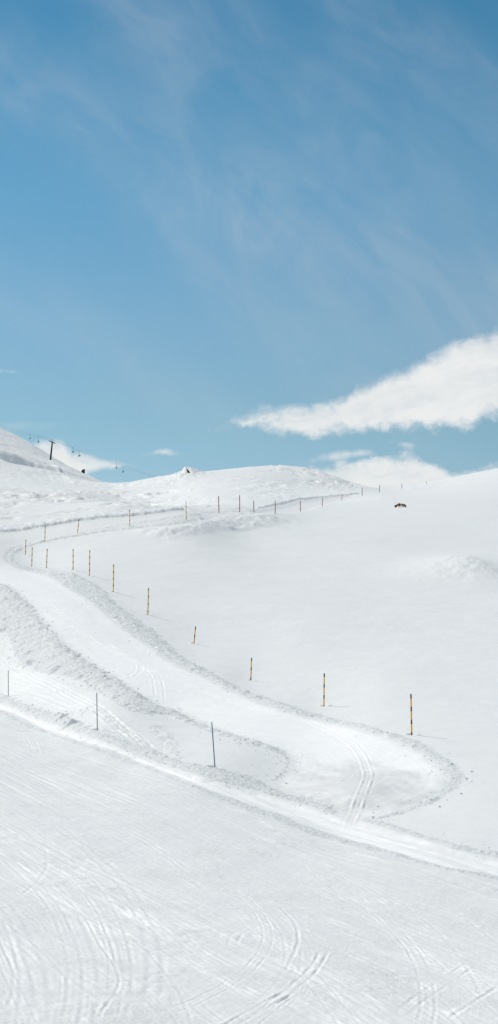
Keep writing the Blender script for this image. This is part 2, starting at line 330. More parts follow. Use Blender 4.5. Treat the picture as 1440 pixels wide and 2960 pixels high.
def land(x, y):
    """final height, region number and a whiteness value for plan points"""
    x = x.astype(np.float64); y = y.astype(np.float64)
    z = base_z(x, y); r = np.hypot(x, y); u = CU + F*x/np.maximum(y, 1)
    front = (y > 5) & (np.abs(u-CU) < 1700)
    reg = np.zeros(x.shape, np.int8); wht = np.full(x.shape, .80, np.float32)
    D = {k: inside_dist(P, x, y) for k, P in PL.items()}
    wob = on(front & (r < 460), lambda x, y: fbm(x*.9, y*.9, 3, 3), x, y)
    # broad, soft unevenness of the open snow
    z += .10*fbm(x*.06, y*.06, 11, 3)*sstep(60, 140, r) + on(r < 500, lambda x, y: .02*fbm(x*.35, y*.35, 12, 3), x, y)
    z += on(front & (r < 160), lambda x, y: .005*fbm(x*2.2, y*2.2, 13, 3), x, y)
    z += on(front & (r < 330), lambda x, y: .014*fbm(x*.8, y*.42, 14, 4)*sstep(-.3, .5, fbm(x*.05, y*.05, 15, 2)), x, y)
    # far wind crust: broken steps and ridges drawn out across the wind
    far = sstep(205, 260, r)*front; fm = far > 0
    patch = on(fm, lambda x, y: sstep(-.15, .55, fbm(x*.035+4, y*.02, 21, 3)), x, y)
    rid = on(fm, lambda x, y: 1-np.abs(fbm(x*.10, y*.055+.4*x*.05, 22, 4)), x, y)
    open_field = sstep(700, 800, u)*sstep(470, 395, r)      # the smooth right-hand field
    wind = far*(1-open_field)*sstep(1500, 900, r)
    knoll = sstep(520, 430, u)*sstep(205, 215, r)*sstep(470, 380, r)
    summit = sstep(400, 460, r)*sstep(620, 700, u)*sstep(1000, 930, u)
    z += wind*patch*(.32+.5*knoll+.1*summit)*(sstep(.45, .95, rid)-.4)
    z += wind*on(fm, lambda x, y: .22*fbm(x*.22, y*.10, 24, 4), x, y)*(patch+.15)*(1+.1*summit)
    z += wind*sstep(500, 700, r)*on(fm, lambda x, y: fbm(x*.045+.5, y*.012, 27, 4), x, y)
    def ledges(x, y):
        q = (y+.35*x)/9.5 + 1.3*fbm(x*.030, y*.018, 131, 4) + .25*vnoise(x*.25, y*.12, 133)
        q2 = (y-.2*x)/5.5 + 1.1*fbm(x*.05, y*.03, 135, 4)
        f, f2 = q-np.floor(q), q2-np.floor(q2)
        m1 = sstep(.05, .45, fbm(x*.055, y*.022, 137, 3)); m2 = sstep(.15, .5, fbm(x*.08, y*.04, 139, 3))
        return m1*.75*(sstep(.94, 1, f)-f) + m2*.46*(sstep(.93, 1, f2)-f2)
    lz = far*np.clip(.9*knoll + 1.0*summit + .55*sstep(16, 6, np.hypot(x-CONE[0]-2, (y-CONE[1])*.25)) + .45*sstep(430, 520, r)*(u < 330) + .12*sstep(250, 300, r)*(u < 900), 0, 1.2)*sstep(1200, 800, r)
    z += lz*on(lz > .02, ledges, x, y)
    # snow cone around the rock on the middle ridge
    cx, cy = CONE
    d = np.hypot((x-cx)*(1.0), (y-cy)*.5); k = d < 24
    z += np.where(k, 2.0*np.exp(-(d/2.8)**1.2) + 1.5*np.exp(-(d/7.5)**2), 0) + on(k, lambda x, y: fbm(x*.5, y*.3, 31, 3), x, y)*.6*np.exp(-(d/9)**2)
    # hummock in the right-hand field
    mx, my = HUM
    dx, dy = (x-mx)/np.where(x > mx, 2.6, 6.0), (y-my)/9.0
    hm = np.exp(-(dx*dx+dy*dy))
    z += 1.0*np.exp(-((x-mx-1.5)/7.5)**2-((y-my)/13)**2)
    z += hm*(.75 + .10*on(hm > .01, lambda x, y: fbm(x*.7, y*.45, 41, 4), x, y))
    near_hm = np.exp(-(((x-mx)/5)**2+((y-my+7)/4)**2)); z += .09*near_hm*on(near_hm > .01, lambda x, y: fbm(x*.8, y*.6, 42, 3), x, y)
    # spoil heap by the far bend
    h = D['spoil']; p = sstep(0, 4, h)
    z += .40*p + sstep(0, 2.5, h)*1.1*on(h > 0, lambda x, y: .16*fbm(x*.45, y*.28, 51, 4) + .14*clods(x*.8, y*.5, 52)*sstep(0, .5, fbm(x*.25, y*.2, 53, 2)), x, y)
    # lip and shaded gully on the left hill
    lip = LIP
    dl, al = line_dist(lip, x, y, 60)
    side = np.abs(dl); below = (dl > -90) & (dl < 90) & (dl*LIP_SIDE > 0)
    taper = 1-sstep(.3, 1, al)
    z -= 6.5*np.where(below, sstep(0, 8, side)*(1-sstep(12, 110, side)), 0)*taper
    z += 1.2*np.where(side < 30, np.exp(-(side/9)**2), 0)*taper
    # road bed
    rd = D['road'] + .22*wob; inroad = sstep(0, .8, rd)
    z -= (.06+.03*sstep(75, 110, r))*sstep(0, 1.9, rd)
    z += .0022*np.sin(D['road']*6.2832/.40)*inroad*(r < 110)
    wht = np.where(rd > 0, .80+.12*sstep(0, .7, rd), wht); reg[rd > 0] = 1
    wht = np.where((rd > 0) & (r > 150), wht-.14*sstep(150, 172, r), wht)  # upper road tilts off the sun: its shade is put into the whiteness
    # the outside of the near bend steps lower
    for k, (P, amp, wd) in enumerate(STEPS):
        ds, al = line_dist(P, x, y, 7)
        z += np.where(np.abs(ds) < 7, sstep(-.2, .9, rd)*amp*sstep(.0, -wd, ds)*sstep(-7, -wd, ds)*sstep(0, .18, al)*sstep(1, .85, al), 0)
    bend_shade = sstep(-1.5, 2.5, inside_dist(BEND_SHADE, x, y, 4) + .7*wob + on(D['road'] > 0, lambda x, y: 1.3*fbm((x+.3*y)*.9, (y-.5*x)*.25, 62, 3), x, y))*(rd > 0)
    wht = (wht - .20*bend_shade).astype(np.float32)  # shade on the tilted bend, painted as darker snow
    fr = D['far_road'] + .3*wob; z -= .25*sstep(0, 2, fr); reg[fr > 0] = 1; wht = np.where(fr > 0, .80, wht)
    pt = D['path'] + .12*wob; z -= .12*sstep(0, .6, pt)
    streak = on(pt > -.5, lambda x, y: fbm((x*math.cos(COMB)+y*math.sin(COMB))*.09, (-x*math.sin(COMB)+y*math.cos(COMB))*1.5, 61, 3), x, y)
    wht = np.where(pt > 0, .80+.115*sstep(0, .5, pt)*sstep(-.6, .3, streak), wht); reg[pt > 0] = 2
    # the piste, combed by skis along the fall of the slope
    ps = D['piste']; inp = sstep(-.1, .4, ps); reg[ps > 0] = 3
    ca, sa = math.cos(COMB), math.sin(COMB)
    def skied(x, y):
        sx, sy = x*ca+y*sa, -x*sa+y*ca
        sy = sy + 1.0*vnoise(sx*.03, sy*.05, 70) + .12*vnoise(sx*.12, sy*.2, 78)
        comb = fbm(sx*.055, sy*1.7, 71, 4, .6); comb2 = fbm(sx*.16, sy*6, 72, 3, .6)
        gate = sstep(-.5, .6, fbm(sx*.04, sy*.25, 73, 3))
        ln = .25+.75*sstep(27, 46, y); q = (.3+.7*ln)*(.022*comb*(.35+gate) + .018*comb2*(.5+gate)) + .006*vnoise(sx*.25, sy*14, 171)*(.4+gate) + .006*fbm(x*5.2, y*5.2, 74, 4)*(1.25-gate*ln) + .008*vnoise(sx*.3, sy*9, 79)*gate + .035*fbm(sx*.03, sy*.30, 75, 3)
        grain = sstep(.0, .7, fbm(x*.33, y*.33, 76, 3))*sstep(75, 40, y)
        return q + grain*.028*(clods(x*3.1, y*3.1, 77)-.15)
    z += inp*on((inp > 0) & front, skied, x, y)
    wht = np.where(ps > 0, wht-.022, wht).astype(np.float32)
    # tracks
    for P, gap, w, dep in TRACKS:
        dd, al = line_dist(P, x, y, min(2.0, gap+6*w) if w < .4 else 8)
        ad = np.abs(np.abs(dd)-gap) if gap else np.abs(dd)
        fade = sstep(0, .1, al)*sstep(1, .85, al)*np.clip(.7+.7*wob, .0, 1.2)
        cut = np.exp(-(ad/w)**2); rim = np.exp(-((ad-2.1*w)/w)**2)
        act = ad < 5*w
        far_t = 1.0*(w > .4)
        if far_t: z += np.where(np.abs(dd) < 8, fade*1.9*sstep(-.4, .4, dd*TRENCH_SIDE)*np.exp(-np.abs(dd)/3.5), 0)
        else: z += np.where(act, fade*dep*(-cut+.55*rim)*(1+.5*wob), 0)
        wht = np.where(act, wht+fade*(1-far_t)*(.05*rim-.03*cut if dep > 0 else .04*cut), wht).astype(np.float32)
    # banks of thrown-up chunks
    bk = np.max([D[k] for k in ('bankL', 'bankR', 'bankU', 'bankN', 'bankE', 'bankP', 'upbank', 'farbank')], 0) > -.9
    def chunks(x, y):
        big = sstep(-.1, .8, fbm(x*.5, y*.5, 84, 3)); t = sstep(62, 95, y)
        co = .075*clods(x*2.6, y*2.6, 81)*(.5+big) + .055*clods(x*5.2, y*5.2, 82) + .18*clods(x*1.1, y*1.1, 83)*big + .03*fbm(x*4, y*4, 85, 3)
        fi = .034*clods(x*5.2, y*5.2, 181)*(.4+big) + .034*clods(x*9, y*9, 182) + .03*clods(x*2.3, y*2.3, 183)*big + .02*fbm(x*6, y*6, 185, 3)
        return t*co + (1-t)*fi
    ruf = on(bk, chunks, x, y) + .035*wob
    for P, w in SCUFF:
        dd, al = line_dist(P, x, y, 3.0); k = np.exp(-(dd/w)**2)
        z += k*on(k > .02, lambda x, y: chunks(x, y) + .05*vnoise(x*2, y*2, 88), x, y)*1.1
        wht = wht - (.03*k).astype(np.float32)
    ragged = on(bk, lambda x, y: vnoise(x*3, y*3, 90), x, y)
    hump = on(bk, lambda x, y: fbm(x*.22, y*.22, 89, 2), x, y)
    for k, hgt, edge, amt, num in (('bankL', .12, .9, 1.0, 4), ('bankR', .09, 1.1, .9, 5), ('bankU', .10, .8, .75, 6),
                                   ('bankN', .045, .8, .9, 7), ('bankE', .03, .6, .75, 8), ('bankP', .012, .5, .75, 9)):
        d = D[k] + (.13+.15*sstep(60, 100, y))*wob + .10*ragged
        p = sstep(0, edge, d); q = sstep(-.05, .25, d)
        z += hgt*p*(1+.9*hump) + amt*q*ruf
        wht = np.where(d > 0, .80-(.042 if num in (4, 9) else .028)*q, wht).astype(np.float32)
        reg[d > 0] = num
    # cut banks above the far road
    for k, hgt in (('upbank', .36), ('farbank', .38)):
        d = D[k] + .2*wob; p = sstep(0, .8, d)
        z += hgt*p*(1+.3*wob) + p*.5*ruf
        reg[d > 0] = 10 if k == 'upbank' else 11
    for (ax, ay) in POLE_XY:
        m = np.where((np.abs(x-ax) < 1.6) & (np.abs(y-ay) < 1.6))[0]
        if len(m):
            q = np.hypot(x[m]-ax, y[m]-ay); z[m] += -.20*np.exp(-(q/.13)**2) + .035*np.exp(-((q-.34)/.16)**2)*(1+1.5*wob[m])
    # hills
    hl = (reg == 0) & front & (r > 395) & (u < 300); reg[hl] = 12
    hc = (reg == 0) & front & (r > 255 + 90*sstep(700, 900, u)) & (u < 960 + (r > 520)*400) & ((u >= 300) | (r > 2e9)); 
    hc &= ~((u > 700) & (r < 320)) ; reg[hc] = 13
    hk = (reg == 0) & front & (r > 203) & (u < 500) & (r <= 395); reg[hk] = 14
    wht = np.where(reg == 14, wht-.035, np.where(reg == 13, wht+.045*sstep(460, 380, r), wht))  # shaded knoll painted darker, the sunlit hill behind it lighter
    wht = wht + .012*fbm(x*.12, y*.12, 95, 3) + .010*wob*(r < 150)
    return z, reg, np.clip(wht, .6, .94)

# ------------------------------------------------------------------ materials
def new_mat(name):
    m = bpy.data.materials.new(name); m.use_nodes = True
    nt = m.node_tree; b = nt.nodes['Principled BSDF']; return m, nt, b
def N(nt, t, **kw):
    nd = nt.nodes.new(t)
    for k, v in kw.items(): setattr(nd, k, v)
    return nd

def snow_mat(name, tint, rough_scale, strength, dist, patchy=False):
    m, nt, b = new_mat(name)
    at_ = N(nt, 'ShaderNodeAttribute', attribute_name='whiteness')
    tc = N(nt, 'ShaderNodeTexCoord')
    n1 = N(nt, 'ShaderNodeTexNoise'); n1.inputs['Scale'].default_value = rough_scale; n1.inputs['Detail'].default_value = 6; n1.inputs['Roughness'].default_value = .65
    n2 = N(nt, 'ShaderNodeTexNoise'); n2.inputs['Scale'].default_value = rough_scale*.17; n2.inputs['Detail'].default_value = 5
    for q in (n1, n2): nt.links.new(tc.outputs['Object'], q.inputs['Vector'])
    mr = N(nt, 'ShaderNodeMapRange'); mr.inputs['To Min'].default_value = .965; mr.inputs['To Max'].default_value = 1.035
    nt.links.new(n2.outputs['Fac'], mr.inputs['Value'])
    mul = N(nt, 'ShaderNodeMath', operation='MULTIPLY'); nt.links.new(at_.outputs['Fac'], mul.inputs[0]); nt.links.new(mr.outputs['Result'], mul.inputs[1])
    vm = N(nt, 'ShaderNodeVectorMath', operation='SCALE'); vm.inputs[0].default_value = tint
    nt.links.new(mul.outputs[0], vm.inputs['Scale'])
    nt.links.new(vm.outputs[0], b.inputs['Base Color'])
    b.inputs['Roughness'].default_value = .62; b.inputs['Specular IOR Level'].default_value = .18
    bp = N(nt, 'ShaderNodeBump'); bp.inputs['Strength'].default_value = strength; bp.inputs['Distance'].default_value = dist
    hsrc = n1.outputs['Fac']
    if patchy:                                   # scraped, granular patches between polished ones
        n3 = N(nt, 'ShaderNodeTexNoise'); n3.inputs['Scale'].default_value = .45; n3.inputs['Detail'].default_value = 4; nt.links.new(tc.outputs['Object'], n3.inputs['Vector'])
        m3 = N(nt, 'ShaderNodeMapRange', interpolation_type='SMOOTHSTEP'); nt.links.new(n3.outputs['Fac'], m3.inputs[0]); m3.inputs[1].default_value = .44; m3.inputs[2].default_value = .64; m3.inputs[3].default_value = .18
        pm = N(nt, 'ShaderNodeMath', operation='MULTIPLY'); nt.links.new(n1.outputs['Fac'], pm.inputs[0]); nt.links.new(m3.outputs[0], pm.inputs[1]); hsrc = pm.outputs[0]
    nt.links.new(hsrc, bp.inputs['Height']); nt.links.new(bp.outputs['Normal'], b.inputs['Normal'])
    return m

M_FIELD = snow_mat('field_snow', (.98, 1.0, .998), 4.0, .30, .04)
M_ROAD = snow_mat('groomed_snow', (.99, 1, .997), 8.0, .35, .02)
M_PISTE = snow_mat('skied_snow', (.98, 1.0, .998), 15.0, .8, .035, True)
M_BANK = snow_mat('broken_snow', (.965, .995, 1.0), 14.0, .85, .06)
M_HILL = snow_mat('wind_snow', (.98, 1.0, .998), .8, .5, .4)

# ------------------------------------------------------------------ build the land
cols = np.concatenate([np.linspace(-math.pi, -.33, 40, endpoint=False),
    np.arctan(np.concatenate([np.linspace(-600, -64, 67, endpoint=False), np.linspace(-64, 1317, 640), np.linspace(1317, 1850, 67)[1:]])/F - CU/F),
    np.linspace(.345, math.pi, 40)])
lr = np.concatenate([[.5, 3, 6, 9, 12, 15, 17.5, 20], 22*np.exp(np.arange(0, math.log(50/22), .0019)), 50*np.exp(np.arange(0.0012, math.log(135/50), .0012)), 135*np.exp(np.arange(0.0019, math.log(250/135), .0019)),
    250*np.exp(np.arange(0.003, math.log(1150/250), .0034)), 1150*np.exp(np.linspace(.01, 1.4, 26))])
TH, RR = np.meshgrid(cols, lr)
nc, nr = len(cols), len(lr)
secs = np.where(np.abs(TH) < .33, 1/np.cos(np.clip(TH, -.33, .33)), 1/math.cos(.33))   # rows run straight across in front
X = (RR*secs*np.sin(TH)).ravel(); Y = (RR*secs*np.cos(TH)).ravel()
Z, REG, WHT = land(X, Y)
rows = np.arange(nr-1)[:, None]*nc; cc = np.arange(nc-1)[None, :]
quad = np.stack([rows+cc, rows+cc+1, rows+nc+cc+1, rows+nc+cc], -1).reshape(-1, 4)[:, ::-1]
freg = REG[quad[:, 3]]
CO = np.c_[X, Y, Z].astype(np.float32)

def land_mesh(name, num, mat, label=None):
    q = quad[freg == num]
    used, inv = np.unique(q, return_inverse=True); q = inv.reshape(-1, 4)
    me = bpy.data.meshes.new(name)
    me.vertices.add(len(used)); me.vertices.foreach_set('co', CO[used].ravel())
    me.loops.add(q.size); me.loops.foreach_set('vertex_index', q.ravel().astype(np.int32))
    me.polygons.add(len(q)); me.polygons.foreach_set('loop_start', np.arange(0, q.size, 4, dtype=np.int32))
    me.update(calc_edges=True)
    me.polygons.foreach_set('use_smooth', np.ones(len(q), bool))
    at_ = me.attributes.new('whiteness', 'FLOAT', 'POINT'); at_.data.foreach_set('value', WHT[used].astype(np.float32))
    me.materials.append(mat); o = bpy.data.objects.new(name, me); C.objects.link(o)
    o['kind'] = 'structure'
    if label: o['label'] = label
    return o
land_mesh('ground', 0, M_FIELD, 'smooth untouched snow field rising to the right')
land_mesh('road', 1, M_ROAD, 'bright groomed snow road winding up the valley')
land_mesh('path', 2, M_ROAD, 'narrow groomed path along the edge of the piste')
land_mesh('ski_piste', 3, M_PISTE, 'skied piste with fine grooves and turns in the foreground')
land_mesh('snow_bank', 4, M_BANK, 'broad bank of broken snow on the left of the road')
land_mesh('snow_bank', 5, M_BANK, 'ribbon of snow chunks between road and open field')
land_mesh('snow_bank', 6, M_BANK, 'snow bank around the inside of the far bend')
land_mesh('snow_bank', 7, M_BANK, 'berm of snow chunks below the three thin poles')
land_mesh('snow_bank', 8, M_BANK, 'low berm along the path at the right edge')
land_mesh('snow_bank', 9, M_BANK, 'thin berm between path and piste')
land_mesh('snow_bank', 10, M_BANK, 'cut bank above the far road on the left')
land_mesh('snow_bank', 11, M_BANK, 'cut bank above the far road on the right')
land_mesh('hill', 12, M_HILL, 'tall snow hill on the left carrying the lift')
land_mesh('hill', 13, M_HILL, 'rounded wind-crusted snow hill in the middle')
land_mesh('hill', 14, M_HILL, 'low snow knoll above the far road on the left')

def ground_z(x, y):
    return float(land(np.array([x]), np.array([y]))[0][0])
def spot(u, v, r0=21):
    x, y = at(u, v, r0); return x, y, ground_z(x, y) + (.17 if (u, v) in POLE_FEET else 0)

# ------------------------------------------------------------------ mesh helpers
def mesh_obj(name, verts, faces, mat, parent=None, smooth=True):
    me = bpy.data.meshes.new(name); me.from_pydata([tuple(map(float, v)) for v in verts], [], faces); me.update()
    if smooth: me.polygons.foreach_set('use_smooth', [True]*len(me.polygons))
    me.materials.append(mat); o = bpy.data.objects.new(name, me); C.objects.link(o)
    if parent: o.parent = parent
    return o
def tube(rings, n=12, cap=True):
    """rings: list of (centre, radius); swept round tube"""
    V, Fc = [], []
    pts = [np.array(c, float) for c, _ in rings]
    for i, (c, r) in enumerate(rings):
        a = pts[max(i-1, 0)]; b = pts[min(i+1, len(pts)-1)]; t = b-a; t /= max(np.linalg.norm(t), 1e-9)
        s = np.cross(t, [0, 0, 1] if abs(t[2]) < .9 else [1, 0, 0]); s /= np.linalg.norm(s); w = np.cross(s, t)
        for k in range(n):
            q = 2*math.pi*k/n; V.append(pts[i] + r*(math.cos(q)*s+math.sin(q)*w))
    for i in range(len(rings)-1):
        for k in range(n): Fc.append((i*n+k, i*n+(k+1) % n, (i+1)*n+(k+1) % n, (i+1)*n+k))
    if cap: Fc += [tuple(range(n))[::-1], tuple(range((len(rings)-1)*n, len(rings)*n))]
    return V, Fc
def box(c, s, rot=None):
    V = [np.array([x, y, z])*np.array(s)/2 for x in (-1, 1) for y in (-1, 1) for z in (-1, 1)]
    if rot is not None: V = [rot @ v for v in V]
    return [v+np.array(c) for v in V], [(0,1,3,2), (4,6,7,5), (0,4,5,1), (2,3,7,6), (0,2,6,4), (1,5,7,3)]
def join(*parts):
    V, Fc = [], []
    for v, f in parts:
        k = len(V); V += list(v); Fc += [tuple(i+k for i in q) for q in f]
    return V, Fc
def tag(o, label, cat, group=None):
    o['label'] = label; o['category'] = cat
    if group: o['group'] = group
    return o
def empty(name, loc=(0, 0, 0)):
    o = bpy.data.objects.new(name, None); o.empty_display_size = .2; o.location = loc; C.objects.link(o); return o

def plain_mat(name, col, rough=.6, metal=0, var=.3, scale=9):
    m, nt, b = new_mat(name)
    tc = N(nt, 'ShaderNodeTexCoord'); nz = N(nt, 'ShaderNodeTexNoise'); nz.inputs['Scale'].default_value = scale; nz.inputs['Detail'].default_value = 6
    nt.links.new(tc.outputs['Object'], nz.inputs['Vector'])
    cr = N(nt, 'ShaderNodeValToRGB'); cr.color_ramp.elements[0].position = .3; cr.color_ramp.elements[1].position = .7
    cr.color_ramp.elements[0].color = (*[c*(1-var) for c in col], 1); cr.color_ramp.elements[1].color = (*[c*(1+var) for c in col], 1)
    nt.links.new(nz.outputs['Fac'], cr.inputs['Fac']); nt.links.new(cr.outputs['Color'], b.inputs['Base Color'])
    b.inputs['Roughness'].default_value = rough; b.inputs['Metallic'].default_value = metal
    bp = N(nt, 'ShaderNodeBump'); bp.inputs['Strength'].default_value = .3; bp.inputs['Distance'].default_value = .02
    nt.links.new(nz.outputs['Fac'], bp.inputs['Height']); nt.links.new(bp.outputs['Normal'], b.inputs['Normal'])
    return m

def pole_mat(name, orange, black, LEN):
    """painted pole: dark bands with worn, mottled edges on orange"""
    m, nt, b = new_mat(name)
    tc = N(nt, 'ShaderNodeTexCoord'); sp = N(nt, 'ShaderNodeSeparateXYZ'); nt.links.new(tc.outputs['Object'], sp.inputs[0])
    nz = N(nt, 'ShaderNodeTexNoise'); nz.inputs['Scale'].default_value = 16; nz.inputs['Detail'].default_value = 6; nz.inputs['Roughness'].default_value = .7
    nt.links.new(tc.outputs['Object'], nz.inputs['Vector'])
    ad = N(nt, 'ShaderNodeMath', operation='SUBTRACT'); ad.inputs[0].default_value = LEN; nt.links.new(sp.outputs['Z'], ad.inputs[1])
    w = N(nt, 'ShaderNodeMath', operation='MULTIPLY_ADD'); nt.links.new(nz.outputs['Fac'], w.inputs[0]); w.inputs[1].default_value = .10; w.inputs[2].default_value = -.05
    s = N(nt, 'ShaderNodeMath', operation='ADD'); nt.links.new(ad.outputs[0], s.inputs[0]); nt.links.new(w.outputs[0], s.inputs[1])
    mo = N(nt, 'ShaderNodeMath', operation='MULTIPLY'); mo.inputs[1].default_value = 1/.68; nt.links.new(s.outputs[0], mo.inputs[0])
    fr = N(nt, 'ShaderNodeMath', operation='FRACT'); nt.links.new(mo.outputs[0], fr.inputs[0])
    lt = N(nt, 'ShaderNodeMath', operation='LESS_THAN'); lt.inputs[1].default_value = .36; nt.links.new(fr.outputs[0], lt.inputs[0])
    chip = N(nt, 'ShaderNodeMath', operation='LESS_THAN'); chip.inputs[1].default_value = .60
    nz2 = N(nt, 'ShaderNodeTexNoise'); nz2.inputs['Scale'].default_value = 30; nz2.inputs['Detail'].default_value = 4; nt.links.new(tc.outputs['Object'], nz2.inputs['Vector'])
    nt.links.new(nz2.outputs['Fac'], chip.inputs[0])
    mm = N(nt, 'ShaderNodeMath', operation='MULTIPLY'); nt.links.new(lt.outputs[0], mm.inputs[0]); nt.links.new(chip.outputs[0], mm.inputs[1])
    mx = N(nt, 'ShaderNodeMix', data_type='RGBA'); mx.inputs[6].default_value = (*orange, 1); mx.inputs[7].default_value = (*black, 1)
    nt.links.new(mm.outputs[0], mx.inputs[0]); nt.links.new(mx.outputs[2], b.inputs['Base Color'])
    b.inputs['Roughness'].default_value = .55
    return m

# ------------------------------------------------------------------ marker poles along the road
PLEN = 3.4
M_POLE = pole_mat('orange_black_paint', (.95, .49, .03), (.018, .020, .022), PLEN)
M_POLE_FAR = pole_mat('faded_red_black_paint', (.40, .13, .06), (.018, .022, .024), PLEN)
def pole_mesh(mat, rad):
    V, Fc = tube([((0, 0, 0), rad*1.08), ((0, 0, 1.2), rad*1.04), ((0, 0, PLEN-.05), rad), ((0, 0, PLEN-.015), rad*.93), ((0, 0, PLEN), rad*.6)], 14)
    return mesh_obj('marker_pole', V, Fc, mat)
proto = {}
for i, ((bu, bv), (tu, tv), label) in enumerate(POLES):
    x, y, z = spot(bu, bv)
    # the ground as built may stand a little off the survey point: sight the base again
    far = i >= 15
    mat = M_POLE_FAR if far else M_POLE
    if far not in proto:
        o = pole_mesh(mat, .036 if not far else .05); proto[far] = o
    else:
        o = proto[far].copy(); C.objects.link(o)
    wide = 1.15 if y < 110 else 1.3 if y < 380 else 1.7
    o.scale = (wide, wide, 1)
    h = (bv-tv)*y/F
    lean = (tu-bu)/max(bv-tv, 1)
    o.rotation_euler = (random.uniform(-.02, .02), math.atan(lean), random.uniform(0, 6.28) if abs(lean) < .01 else 0)
    ax = np.array([math.sin(math.atan(lean)), 0, math.cos(math.atan(lean))])
    o.location = np.array([x, y, z]) - ax*(PLEN-h)
    tag(o, label, 'marker pole', 'marker poles along the snow road')

# thin poles along the near path
def thin_pole(base, top, rad, mat, label):
    x, y, z = spot(*base); h = (base[1]-top[1])*y/F; dx = (top[0]-base[0])*y/F
    V, Fc = tube([((-dx*.4/h, 0, -.4), rad), ((0, 0, 0), rad), ((dx*.5, 0, h*.5), rad*.98), ((dx, 0, h-.03), rad*.9), ((dx, 0, h), rad*.55)], 10)
    o = mesh_obj('slalom_pole', V, Fc, mat); o.location = (x, y, z)
    tag(o, label, 'thin pole', 'thin poles along the near path'); return o
M_TEAL = plain_mat('dark_teal_plastic', (.012, .045, .055), .45); M_BLUE = plain_mat('blue_plastic', (.015, .12, .25), .4)
thin_pole((21,1752), (21,1684), .021, M_TEAL, 'leftmost thin dark pole, shortest of the three by the near path')
thin_pole((245,1836), (243.5,1741), .022, M_TEAL, 'upright thin dark teal pole in the middle of the three by the near path')
thin_pole((541,1932), (533,1815), .024, M_BLUE, 'longest thin blue pole, leaning left in front of the road')

# ------------------------------------------------------------------ rocks
def rock(name, loc, size, mat, seed, label, tip=None):
    import bmesh
    bm = bmesh.new(); bmesh.ops.create_icosphere(bm, subdivisions=4, radius=1)
    co = np.array([v.co[:] for v in bm.verts])
    k = 1 + .35*fbm(co[:, 0]*1.7+seed, co[:, 1]*1.7+co[:, 2]*1.3, seed, 4) + .10*np.round(3*vnoise(co[:, 0]*2+seed, co[:, 2]*2+co[:, 1], seed+3))
    co = co*k[:, None]
    if tip: co[:, 0] += tip*np.maximum(co[:, 2], -.2)
    for v, c in zip(bm.verts, co*np.array(size)): v.co = c
    me = bpy.data.meshes.new(name); bm.to_mesh(me); bm.free(); me.materials.append(mat)
    o = bpy.data.objects.new(name, me); C.objects.link(o); o.location = loc
    tag(o, label, 'rock'); return o
M_ROCK = plain_mat('dark_rock', (.035, .040, .040), .85, 0, .5, 1.2)
M_RUST = plain_mat('rusty_rock', (.25, .09, .032), .85, 0, .75, 2.2)
M_CAP = plain_mat('settled_snow', (.80, .82, .82), .7, 0, .04, 2)
x, y, z = spot(209, 1187, 500); rock('rock', (x, y, z+.8), (1.0, 1.2, 1.7), M_ROCK, 3, 'dark upright rock sticking out near the crest of the left hill', .25)
x, y, z = spot(474, 1201, 300); rk = rock('rock', (x+.1, y, z+.35), (.85, .45, .30), M_ROCK, 8, 'small dark rock on the pointed snow cone of the middle ridge', -.5); rk.rotation_euler = (0, math.radians(48), 0)
x, y, z = spot(1008, 1277)
rr = rock('rock', (x, y+.6, z+.20), (1.12, .9, .62), M_RUST, 14, 'rusty brown rock breaking through the snow of the right-hand field', 0)
def snow_cap(parent, a, b, h):
    V, Fc = [], []; nx, ny = 26, 12
    for j in range(ny+1):
        for i in range(nx+1):
            s, t = i/nx*2-1, j/ny
            prof = max(0, 1-s*s)**.7
            zz = h*prof*math.sin(t*math.pi*.5) + (.07*math.sin(7*s+2*t)+.05*math.sin(17*s))*prof
            V.append((s*a, -b + t*b*1.2, zz - .25))
    for j in range(ny):
        for i in range(nx):
            k = j*(nx+1)+i; Fc.append((k, k+1, k+nx+2, k+nx+1))
    return mesh_obj('snow_cap', V, Fc, M_CAP, parent)
cp = snow_cap(rr, .92, 1.7, .78); cp.location = (.02, -.02, -.02)
def stake():
    x, y, z = spot(994, 1266); h = 19.5*y/F
    V, Fc = tube([((0, 0, -.3), .016), ((0, 0, h*.6), .015), ((-.06, 0, h), .010)], 8)
    o = mesh_obj('stake', V, Fc, plain_mat('weathered_wood', (.22, .12, .09), .8)); o.location = (x, y, z)
    tag(o, 'hair-thin stake standing just left of the rusty rock', 'stake')
stake()

# ------------------------------------------------------------------ chairlift on the left hill
M_STEEL = plain_mat('dark_green_steel', (.014, .040, .042), .5, .2, .25, 2)
M_ROPE = plain_mat('steel_rope', (.10, .12, .13), .5, .6, .1, 3)
M_SEAT = plain_mat('chair_seat', (.03, .035, .04), .6)
px, py, pz = spot(127, 1158, 500)
S_ = py/F                                                     # metres per chart unit at the pylon
top = np.array([4.6*S_, 0, 46*S_])
pyl = empty('lift_pylon', (px, py, pz)); tag(pyl, 'dark green chairlift pylon with crossarm on the left hill', 'lift pylon')
mesh_obj('mast', *tube([((-.05, 0, -1.5), .62), ((0, 0, 0), .58), (tuple(top*.5), .50), (tuple(top), .42)], 18), M_STEEL, pyl)
arm_dir = np.array([math.cos(-.42), .0, math.sin(-.42)])
V, Fc = tube([(tuple(top-arm_dir*1.75+np.array([0, 0, .15])), .16), (tuple(top-arm_dir*.6), .30), (tuple(top+np.array([0, 0, -.1])), .42), (tuple(top+arm_dir*.6), .30), (tuple(top+arm_dir*1.75+np.array([0, 0, .1])), .16)], 10)
mesh_obj('crossarm', V, Fc, M_STEEL, pyl)
g0 = top+np.array([.1, 0, .3])
